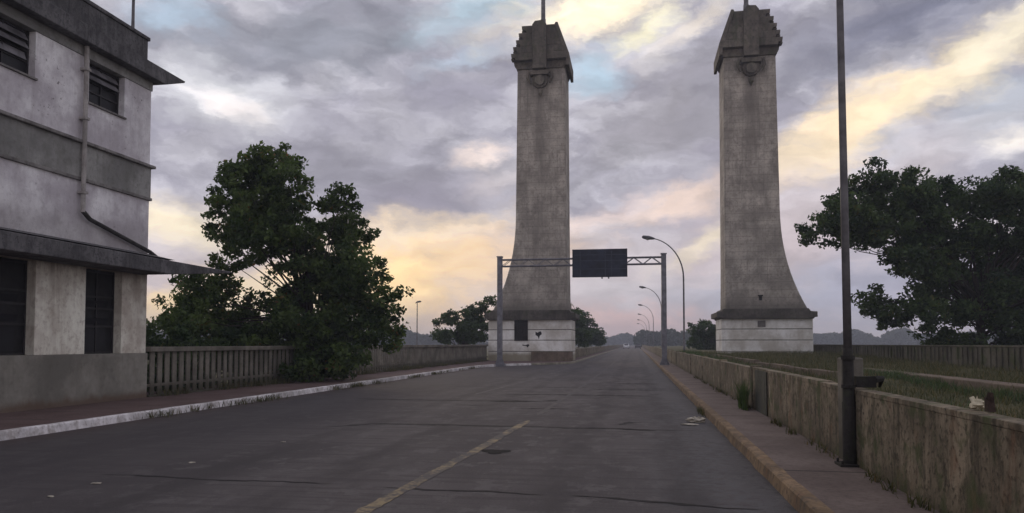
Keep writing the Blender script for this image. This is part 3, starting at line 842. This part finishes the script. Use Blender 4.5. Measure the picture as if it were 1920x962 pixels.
# bridge parapet on the left, beyond the tower
bl = empty('bridge_parapet', (-6.1, 66.5, 0), 'low concrete bridge parapet running away behind the left gate tower', 'parapet')
y = 0.0
while y < 330:
    ln = 12 if y < 60 else 40
    w_ = MB(); w_.box(0, .2, y + .16, y + ln - .16, -.1, 1.02); build('wall_panel', w_, M['parapet'], bl)
    k_ = MB(); k_.box(-.05, .25, y - .15, y + .15, -.1, 1.2); build('pier', k_, M['coping'], bl, bevel=.02)
    y += ln
c_ = MB(); c_.box(-.04, .24, 0.15, 330, 1.02, 1.12); build('coping', c_, M['coping'], bl)

# ================================================================== sign gantry
gy = 51.5
gn = empty('sign_gantry', (-9.4, gy, .1), 'grey steel truss gantry spanning the road between two square posts', 'gantry')
for x in (0, 11.3):
    p_ = MB(); p_.box(x - .17, x + .17, -.17, .17, 0, 7.55); p_.box(x - .21, x + .21, -.21, .21, 7.55, 7.62)
    po = build('post', p_, M['steel'], gn, bevel=.02)
    f_ = MB(); f_.box(x - .35, x + .35, -.35, .35, -.1, .08); f_.prism([(x + .17, .08), (x + .33, .08), (x + .17, .5)], 'y', -.02, .02); f_.prism([(x - .17, .08), (x - .33, .08), (x - .17, .5)], 'y', -.02, .02)
    build('base_plate', f_, M['steel'], po)
tr_ = MB()
for yy in (-.22, .22):
    for z in (6.90, 7.36): tr_.bar((.17, yy, z), (11.13, yy, z), .045)
    nseg = 18; dx = 10.96 / nseg
    for i in range(nseg):
        a, b = (6.90, 7.36) if i % 2 == 0 else (7.36, 6.90)
        tr_.bar((.17 + i*dx, yy, a), (.17 + (i+1)*dx, yy, b), .022, 5)
for i in range(19):
    x = .17 + i * 10.96 / 18
    for z in (6.90, 7.36): tr_.bar((x, -.22, z), (x, .22, z), .018, 5)
build('truss', tr_, M['steel'], gn)
sg = empty('road_sign', (-2.4, gy - .36, 6.12), 'wide dark blue panel hung on the overhead gantry above the left lane', 'sign')
p_ = MB(); p_.box(-1.87, 1.87, -.03, .0, 0, 1.93); pn = build('panel', p_, M['sign'], sg, bevel=.01)
p_ = MB()
for z in (.55, 1.12, 1.52): p_.box(-1.75, 1.78, -.045, -.031, z, z + .045)
for x in (-1.35, .35, .78): p_.box(x, x + .05, -.06, -.031, .1, 1.8)
build('stiffener', p_, M['signrib'], sg)
p_ = MB()
for x in (.1, .55): p_.box(x, x + .10, -.0, .14, -.10, 1.6)
build('bracket', p_, M['steel'], sg)

# ================================================================== street lamps
def lamp(loc, label):
    r = empty('street_lamp', loc, label, 'street lamp', 'curved steel street lamps along the right parapet')
    p_ = MB(); pts = [(0, 0, 0), (0, 0, 1.2), (0, 0, 1.21), (0, 0, 6.2)]; rr = [.085, .085, .075, .062]
    for i in range(1, 15):
        a = i / 14 * R(80)
        pts.append((-2.95 * (1 - math.cos(a)) * .90, 0, 6.2 + 3.05 * math.sin(a))); rr.append(.06 - .0018 * i)
    p_.tube(pts, rr, 10)
    build('pole', p_, M['lampsteel'], r, smooth=True)
    h = MB(); hx = pts[-1][0]; hz_ = pts[-1][2]
    h.tube([(hx + .12, 0, hz_ - .02), (hx - .05, 0, hz_ + .01), (hx - .35, 0, hz_ + .07), (hx - .75, 0, hz_ + .13), (hx - .85, 0, hz_ + .14)], [.05, .10, .15, .13, .05], 8)
    hd = build('lamp_head', h, M['lamphead'], r, smooth=True)
    g = MB(); g.tube([(hx - .22, 0, hz_ - .03), (hx - .42, 0, hz_ - .02), (hx - .66, 0, hz_ + .03)], [.05, .11, .05], 8)
    build('lamp_glass', g, M['lampglass'], hd, smooth=True)
    f = MB(); f.box(-.16, .16, -.16, .16, -.02, .03)
    build('base_plate', f, M['lampsteel'], r)
    return r
names = ['near curved street lamp rising just right of the gantry post', 'second curved street lamp, its arm showing left of the gantry post',
         'third curved street lamp down the bridge, with a thin pale arm', 'fourth curved street lamp, small, far down the bridge',
         'fifth curved street lamp, tiny, far down the bridge', 'farthest and smallest curved street lamp at the end of the bridge row']
l0 = lamp((3.55, 57, .3), names[0])
for i in range(1, 6):
    c = copy_tree(l0); c.location = (3.55, 57 + 49 * i, .2); c['label'] = names[i]
# nearest pole, top out of frame
np_ = empty('lamp_post', (2.505, 9.5, .147), 'tall dark street light pole standing close by on the right walkway against the parapet', 'lamp post')
p_ = MB(); p_.tube([(0, 0, 1.38), (-.005, 0, 3), (-.02, 0, 8.2)] + [(-.02 - 2.95 * (1 - math.cos(R(80) * i / 12)), 0, 8.2 + 3.05 * math.sin(R(80) * i / 12)) for i in range(1, 13)], [.050, .046, .036] + [.035] * 12, 12)
build('pole', p_, M['lampsteel'], np_, smooth=True)
p_ = MB(); p_.tube([(0, 0, 0), (0, 0, .02), (0, 0, .75), (0, 0, .76), (0, 0, 1.30), (0, 0, 1.40)], [.078, .078, .076, .066, .062, .050], 14)
build('pole_foot', p_, M['darkpole'], np_, smooth=True)
p_ = MB(); p_.box(-.14, .14, -.14, .14, -.01, .03)
for a in (-1, 1):
    for b in (-1, 1): p_.tube([(a*.11, b*.11, .03), (a*.11, b*.11, .07)], .015, 6)
build('base_plate', p_, M['darkpole'], np_)
p_ = MB(); p_.tube([(0, 0, 1.26), (0, 0, 1.31)], .08, 12); build('clamp', p_, M['darkpole'], np_)
p_ = MB(); p_.tube([(0, 0, .92), (0, 0, .96)], .082, 12); build('clamp', p_, M['darkpole'], np_)
p_ = MB(); p_.box(.08, .30, -.05, .08, .93, 1.06); p_.tube([(.28, .0, 1.02), (.42, .15, 1.03), (.50, .5, .92)], [.05, .035, .02], 7)
build('bracket', p_, M['darkpole'], np_)
p_ = MB(); p_.tube([(-1.9, 0, 0), (-2.3, 0, .05), (-2.6, 0, .07)], [.05, .14, .05], 8)
o = build('lamp_head', p_, M['lamphead'], np_); o.location = (-.75, 0, 11.15)
# lone lamp beyond the left fence
ll = empty('lamp_post', (-35.6, 119, -.6), 'lone slim lamp post standing beyond the left fence against the glow', 'lamp post')
p_ = MB(); p_.tube([(0, 0, 0), (0, 0, 4), (0, 0, 8.9)], [.14, .10, .07], 8); build('pole', p_, M['lampsteel'], ll)
p_ = MB(); p_.tube([(-.3, 0, 8.85), (0, 0, 9.05), (.5, 0, 9.12), (.7, 0, 9.1)], [.05, .14, .16, .06], 8); build('lamp_head', p_, M['lamphead'], ll)

# ================================================================== cars far down the bridge
def car(loc, rz, label, m, facing):
    r = empty('car', loc, label, 'car', None, rz)
    b = MB()
    b.prism([(-2.1, .32), (2.1, .32), (2.15, .62), (2.05, .85), (1.1, .98), (.55, 1.42), (-1.0, 1.45), (-1.75, 1.0), (-2.12, .92), (-2.16, .5)], 'x', -.82, .82)
    bo = build('body', b, m, r, bevel=.08)
    g = MB(); g.prism([(.98, .99), (.52, 1.36), (-.98, 1.39), (-1.62, 1.02)], 'x', -.835, .835); build('side_window', g, M['glass'], r)
    g = MB(); g.add([(-.66, 1.12, 1.0), (.66, 1.12, 1.0), (.58, .60, 1.40), (-.58, .60, 1.40)], [(0, 1, 2, 3)]); build('windscreen', g, M['glass'], r)
    g = MB(); g.add([(-.66, -1.78, 1.03), (.66, -1.78, 1.03), (.58, -1.07, 1.44), (-.58, -1.07, 1.44)], [(0, 1, 2, 3)]); build('rear_window', g, M['glass'], r)
    for x in (-.78, .78):
        for y in (-1.3, 1.3):
            t_ = MB(); t_.tube([(x - .1, y, .32), (x + .1, y, .32)], .32, 14); wh = build('wheel', t_, M['tyre'], r)
            t_ = MB(); t_.tube([(x - .105, y, .32), (x + .105, y, .32)], .18, 10); build('rim', t_, M['steel'], wh)
    for x in (-.6, .6):
        h = MB(); h.box(x - .16, x + .16, 2.08, 2.19, .62, .76); build('headlight', h, M['lampglass'], r)
        h = MB(); h.box(x - .16, x + .16, -2.2, -2.08, .68, .82); build('tail_light', h, M['rusty'], r)
    return r
car((-2.9, 232, 0), math.pi, 'small white car coming along the bridge in the distance', M['car_white'], 1)
car((.55, 228, 0), 0, 'small dark car driving away along the bridge in the distance', M['car_dark'], 0)

# ================================================================== trees
tree('broadleaf_tree', (-12.75, 28.4, .1), 'big dark leafy tree leaning over the left fence beside the white building', 'tree',
     [(-1.7,9.0,1.0),(-3.2,8.4,1.05),(-4.3,7.6,.5),(-2.5,7.5,1.5),(-1.0,7.8,1.0),(0.2,7.2,.6),(1.2,7.3,.7),(.7,6.4,1.0),(1.5,6.1,.8),(-3.5,6.2,1.0),(-2.2,5.9,1.4),(-.6,6.2,1.1),
      (-.4,4.9,1.3),(0.6,4.4,1.4),(1.9,4.4,1.2),(3.0,3.2,.85),(1.4,2.9,1.5),(2.7,2.0,.95),(-.6,2.6,1.5),(-1.6,3.6,.7),(-3.4,4.8,.7),(-4.5,3.6,1.0),(-5.5,2.8,.95),(-4.0,2.6,1.0),(-5.0,1.9,.9),(-6.1,2.0,.6),(-3.3,2.8,.7),(-2.6,2.9,.8),(-3.8,3.8,.7),(-2.9,1.8,1.1),(-1.6,1.6,1.2),
      (.3,1.1,1.1),(-.5,.7,.9),(1.6,1.3,.9),(.9,.5,.6),(-1.2,.9,.8)],
     .19, 1.9, M['leaf'], density=1.0, leafsize=.20, clump=.38, seed=7, depth=.9, minz=.15)
tree('spreading_tree', (18, 43, -.3), 'wide spreading dark tree with a forked trunk behind the outer wall at right', 'tree',
     [(x, z + .3, r * 1.1) for x, z, r in [(-5.8,10.3,0.8),(-8.7,7.6,0.6),(-7.9,8.4,0.9),(-7.0,8.0,1.1),(-8.2,7.5,.7),(-6.0,7.6,.9),(-6.2,9.1,1.1),(-4.5,9.4,1.2),(-2.8,10.2,1.05),(-1.1,9.6,1.2),(0.4,9.6,1.1),(1.7,9.5,1.2),(3.4,8.5,1.6),(-5.1,7.7,1.1),(-3.4,7.8,1.6),(-1.1,7.6,1.6),(1.2,7.4,1.6),(3.4,6.2,1.6),
      (-4.5,6.0,1.0),(-2.7,5.4,1.2),(-0.3,5.9,1.2),(.6,3.4,1.0),(2.9,4.6,1.2),(-1.4,4.6,1.0),(.4,4.4,1.0),(1.9,5.0,1.2),(-5.6,3.9,0.75),(-4.2,3.3,.9),(-3.1,3.5,.9),(-1.5,3.1,.8),(-1.9,2.0,0.8),(-1.0,1.9,.7),(4.2,1.8,1.0),(0.9,2.6,.8),(2.6,2.8,1.1),(4.3,4.0,1.6),(6.2,6.5,2.2),(7.9,8.5,1.9),(5.1,9.6,1.6),(7.4,4.0,1.8),(1.6,1.6,.6),(-.7,1.6,.5)]],
     .22, 4.2, M['leaf_cool'], density=1.1, leafsize=.24, clump=.50, seed=12, depth=1.3)
tree('bushy_tree', (-16.2, 68, -.6), 'low bushy tree behind the fence just left of the left gate tower', 'tree',
     [(x, z + .6, r) for x, z, r in [(-2.3,3.6,0.6),(-0.8,4.1,.9),(0.7,3.9,1.0),(1.9,4.9,.9),(2.9,5.7,0.5),(0.2,2.5,1.4),(1.7,2.8,1.6),(-1.5,2.4,1.0),(3.7,3.8,1.4),(3.9,5.4,.7)]],
     .15, 1.4, M['leaf_bright'], density=1.0, leafsize=.30, clump=.5, seed=21, depth=1.0)
tree('bushy_tree', (-9.6, 88, -.6), 'green rounded tree showing just right of the left gate tower', 'tree',
     [(0, 6.0, 1.4), (-.9, 5.2, 1.3), (1.2, 4.6, 1.4), (.4, 3.6, 1.6), (1.9, 3.4, 1.4), (1.4, 6.2, 1.1), (2.4, 4.9, 1.2), (3.2, 3.0, 1.2), (-1.2, 3.0, 1.4), (.6, 6.8, .8)], .16, 2.2, M['leaf_bright'], density=.9, leafsize=.32, clump=.55, seed=31, depth=1.0)
tree('bushy_tree', (-8.9, 118, -.6), 'smaller green tree nearer the road, right of the left gate tower', 'tree',
     [(-.8, 6.6, 1.5), (.5, 6.2, 1.5), (1.6, 5.0, 1.4), (2.6, 4.2, 1.2), (3.4, 3.0, 1.2), (.3, 5.0, 1.5), (1.2, 3.6, 1.5), (-.6, 3.4, 1.8), (2.0, 2.8, 1.2)], .16, 2.2, M['leaf_bright'], density=.8, leafsize=.36, clump=.6, seed=33, depth=1.0)
tree('round_shrub', (8.3, 92, -.4), 'round bright green shrub left of the right gate tower', 'shrub',
     [(-.9, 3.6, 1.1), (.3, 3.9, 1.2), (1.6, 3.4, 1.3), (0, 2.4, 1.5), (1.2, 2.2, 1.5), (-1.3, 2.2, 1.1), (2.8, 3.0, 1.4)], .12, 1.2, M['leaf_bright'], density=.9, leafsize=.30, clump=.5, seed=41, depth=1.0)
tree('low_shrub', (-15.4, 24.5, -.95), 'low green shrub behind the near end of the left fence, next to the building', 'shrub',
     [(-4.6, 2.2, .7), (-3.4, 2.4, .8), (-2.2, 2.3, .8), (-1.0, 2.5, .8), (.3, 2.4, .9), (1.5, 2.6, .8), (2.8, 2.4, .9), (4.2, 2.3, .9), (-4.4, 1.3, 1.0), (-2.8, 1.2, 1.0), (-1.2, 1.2, 1.0), (.6, 1.2, 1.0), (2.4, 1.3, 1.0), (4.2, 1.3, 1.0), (5.6, 1.6, 1.1)], .08, .7, M['leaf_cool'], density=.9, leafsize=.17, clump=.42, seed=51, depth=.4, rz=R(88))

# far woods: masses nobody could count
def wood(name, az0, az1, dist, h0, h1, seed, n=70, step=8):
    rng = np.random.default_rng(seed); cen = []; tn = []
    for i in range(n):
        a = R(az0 + (az1 - az0) * (i + rng.uniform(-.4, .4)) / n); d = dist * rng.uniform(.95, 1.08)
        hh = h0 + (h1 - h0) * max(0, mnoise.noise(Vector((i * .16, seed, 0))) + .5) * rng.uniform(.8, 1.1)
        r = hh * .42; k = 260
        v = rng.normal(size=(k, 3)); v /= np.linalg.norm(v, axis=1)[:, None]
        p = v * (rng.uniform(.5, 1, k) ** .5)[:, None] * np.array([r * 1.3, r * 1.3, hh * .5]) + np.array([d * math.sin(a), d * math.cos(a), hh * .5 - .6])
        cen.append(p); tn.append(np.full(k, rng.uniform(0, .9)))
    o = leaf_mesh(name, np.concatenate(cen), dist * .0042, M['leaf_far'], None, np.concatenate(tn), seed, aspect=.9)
    return tag(o, kind='stuff')
tag(wood('far_wood', -36, -11.5, 430, 6.5, 11, 3, 80), 'hazy far-off wood along the horizon left of the left gate tower', 'wood')
tag(wood('far_wood', -9, 8.5, 620, 6, 10, 5, 60), 'hazy far-off wood at the end of the bridge', 'wood')
tag(wood('far_wood', .4, 9.5, 330, 4.5, 9.5, 15, 46), 'hazy blue wood behind the lamps, right of the road end', 'wood')
tag(wood('far_wood', 11, 34, 560, 6.5, 13, 8, 90), 'bluish far-off wood along the horizon right of the right gate tower', 'wood')

# ================================================================== grass and weeds
def blades(name, pts, h, wd, m, seed, lean=.35, kind='stuff'):
    rng = np.random.default_rng(seed); N = len(pts)
    a = rng.uniform(0, 2 * np.pi, N); hh = h * rng.uniform(.4, 1.3, N)
    d = np.stack([np.cos(a), np.sin(a), np.zeros(N)], 1); s = np.stack([-np.sin(a), np.cos(a), np.zeros(N)], 1)
    le = (hh * lean * rng.uniform(.2, 1.6, N))[:, None]
    w0 = wd * rng.uniform(.6, 1.3, N)[:, None]
    up = np.array([0, 0, 1.0])
    p0 = pts - s * w0 * .5; p1 = pts + s * w0 * .5
    p2 = pts + d * le * .4 + up * hh[:, None] * .6 + s * w0 * .35; p3 = pts + d * le * .4 + up * hh[:, None] * .6 - s * w0 * .35
    p4 = pts + d * le + up * hh[:, None]
    V = np.stack([p0, p1, p2, p3, p4], 1).reshape(-1, 3); i = np.arange(N) * 5
    F = np.stack([i, i+1, i+2, i, i+2, i+3, i+3, i+2, i+4], 1).reshape(-1)
    me = bpy.data.meshes.new(name)
    me.vertices.add(N*5); me.vertices.foreach_set('co', V.astype(np.float32).ravel())
    me.loops.add(N*9); me.loops.foreach_set('vertex_index', F.astype(np.int32))
    me.polygons.add(N*3); me.polygons.foreach_set('loop_start', (np.arange(N*3)*3).astype(np.int32)); me.update(calc_edges=True)
    at = me.attributes.new('tint', 'FLOAT', 'POINT'); at.data.foreach_set('value', np.repeat(rng.uniform(0, 1, N), 5).astype(np.float32))
    me.materials.append(m); o = bpy.data.objects.new(name, me); C.objects.link(o)
    if kind: o['kind'] = kind
    return o
rng = np.random.default_rng(5)
P = []
for i in range(42000):
    y = 3 + 60 * rng.uniform() ** 1.5; x = rng.uniform(2.8, 14.5)
    if in_platform(x, y): continue
    if mnoise.noise(Vector((x * .5, y * .35, 7))) < -.25 and rng.uniform() < .8: continue
    P.append((x, y, bank_h(x, y) - .01))
tag(blades('grass', np.array(P), .16, .022, M['grass'], 6, .6), 'short rough grass covering the bank right of the parapet', 'grass')
def clumps_along(name, label, centers, seed, h, m, per=60, spread=.12):
    rng = np.random.default_rng(seed); P = []
    for (x, y, z, sc) in centers:
        for j in range(int(per * sc)):
            q = (x + rng.normal() * spread * sc, y + rng.normal() * spread * sc * 1.6, z)
            if (x > 2.7 and q[0] < 3.2) or (x < 2.6 and 2.52 < q[0] < 3.2): continue      # never inside the parapet
            P.append(q)
    return tag(blades(name, np.array(P), h, .016, m, seed, .9), label, 'weeds')
cs = [(-10.33 + rng.normal() * .05, y, .01, rng.uniform(.5, 1.3)) for y in list(rng.uniform(14, 50, 34)) + [14.8, 15.2, 17.8, 18.3, 19]]
clumps_along('kerb_weeds', 'small green weeds sprouting along the white left kerb', cs, 11, .15, M['grass'], 75, .15)
cs = [(-13.0 + (y - 18.5) * .0146 + rng.normal() * .05, y, .13, rng.uniform(.6, 1.4)) for y in list(rng.uniform(18.8, 60, 60))]
clumps_along('fence_weeds', 'thin weeds growing along the foot of the left balustrade', cs, 12, .22, M['grass'], 50, .16)
cs = [(2.53 - abs(rng.normal()) * .03, y, .147, rng.uniform(.2, .9)) for y in list(3 + 30 * rng.uniform(0, 1, 60) ** 1.3)]
clumps_along('wall_weeds', 'sparse small weeds along the foot of the right parapet', cs, 13, .11, M['grass'], 34, .07)
cs = [(8.15 + rng.normal() * .12, y, bank_h(8.1, y), rng.uniform(.8, 1.6)) for y in list(rng.uniform(8, 31, 60))]
clumps_along('platform_weeds', 'dark weeds along the foot of the old platform slab', cs, 14, .24, M['leaf_cool'], 60, .16)
P = np.array([(2.40 + abs(rng.normal()) * -.05, 17.3 + rng.normal() * .22, .147) for j in range(260)])
tag(blades('weed_clump', P, .55, .022, M['leaf_bright'], 15, .35, None), 'tall bushy green weed clump growing against the right parapet', 'weed')
P = np.array([(1.50 + rng.normal() * .05, 17.8 + rng.normal() * .35, .0) for j in range(200)])
tag(blades('weed_clump', P, .12, .016, M['grass'], 16, .8, None), 'small tuft of weeds in the gutter at the right kerb', 'weed')

cs = [(2.9 + abs(rng.normal()) * .5, y, bank_h(3.2, y) - .02, rng.uniform(.6, 1.8)) for y in list(4 + 52 * rng.uniform(0, 1, 150) ** 1.2)]
clumps_along('bank_weeds', 'rough dark weeds growing close behind the right parapet', cs, 17, .42, M['leaf_cool'], 55, .2)
cs = [(x, y, bank_h(x, y) - .02, rng.uniform(.6, 1.8)) for x, y in zip(rng.uniform(4, 14.3, 170), 8 + 50 * rng.uniform(0, 1, 170))]
clumps_along('bank_weeds', 'scattered taller weed tufts in the grass before the outer wall', cs, 18, .34, M['grass'], 70, .28)
# ================================================================== small loose things
def crumple(name, loc, sx, sy, sz, m, label, cat, seed, group=None):
    rng = np.random.default_rng(seed); mb = MB(); n_, k_ = 7, 10; vs = []
    for i in range(n_):
        ph_ = math.pi * (i + .5) / n_
        for j in range(k_):
            th = 2 * math.pi * j / k_; rr_ = 1 + rng.uniform(-.5, .45)
            vs.append((sx * rr_ * math.sin(ph_) * math.cos(th), sy * rr_ * math.sin(ph_) * math.sin(th), max(0.0, sz * (.75 + rr_ * math.cos(ph_)) * .6)))
    fs = [(i*k_+j, i*k_+(j+1)%k_, (i+1)*k_+(j+1)%k_, (i+1)*k_+j) for i in range(n_-1) for j in range(k_)] + [tuple(range(k_)), tuple(range((n_-1)*k_, n_*k_))]
    mb.add(vs, fs); o = build(name, mb, m); o.location = loc
    return tag(o, label, cat, group)
crumple('plastic_bag', (1.20, 15.6, .005), .17, .10, .10, M['plastic'], 'crumpled pale plastic bag lying in the gutter by the right kerb', 'bag', 1)
crumple('litter_scrap', (1.02, 15.1, .005), .16, .10, .02, M['plastic'], 'flat torn scrap of paper beside the bag in the gutter', 'litter', 2)
crumple('litter_scrap', (-6.09, 7.71, .003),   .055, .035, .010, M['plastic'], 'second nearest white scrap on the left part of the road', 'litter', 3)
crumple('litter_scrap', (-5.88, 9.25, .003),   .045, .03, .010, M['plastic'], 'third nearest white scrap on the left part of the road', 'litter', 4)
crumple('litter_scrap', (-6.03, 6.97, .003),  .035, .025, .010, M['plastic'], 'nearest tiny white scrap at the lower left of the road', 'litter', 5)
crumple('litter_scrap', (-5.64, 11.4, .003),  .04, .03, .010, M['plastic'], 'farthest faint white scrap on the left part of the road', 'litter', 6)
crumple('stone_lump', (2.72, 6.62, 1.068), .06, .07, .085, M['stone'], 'pale stone lump resting on top of the right parapet', 'stone', 8)
st_ = MB(); st_.tube([(0, 0, 0), (0, 0, .10), (.005, 0, .15)], [.028, .03, .02], 8); st_.prism([(-.05, 0), (-.02, .09), (.03, .11), (.03, 0)], 'x', -.03, .02)
o = build('iron_stub', st_, M['rusty']); o.location = (2.74, 6.42, 1.066); tag(o, 'short dark rusty iron stub on the right parapet beside the stone lump', 'iron stub')
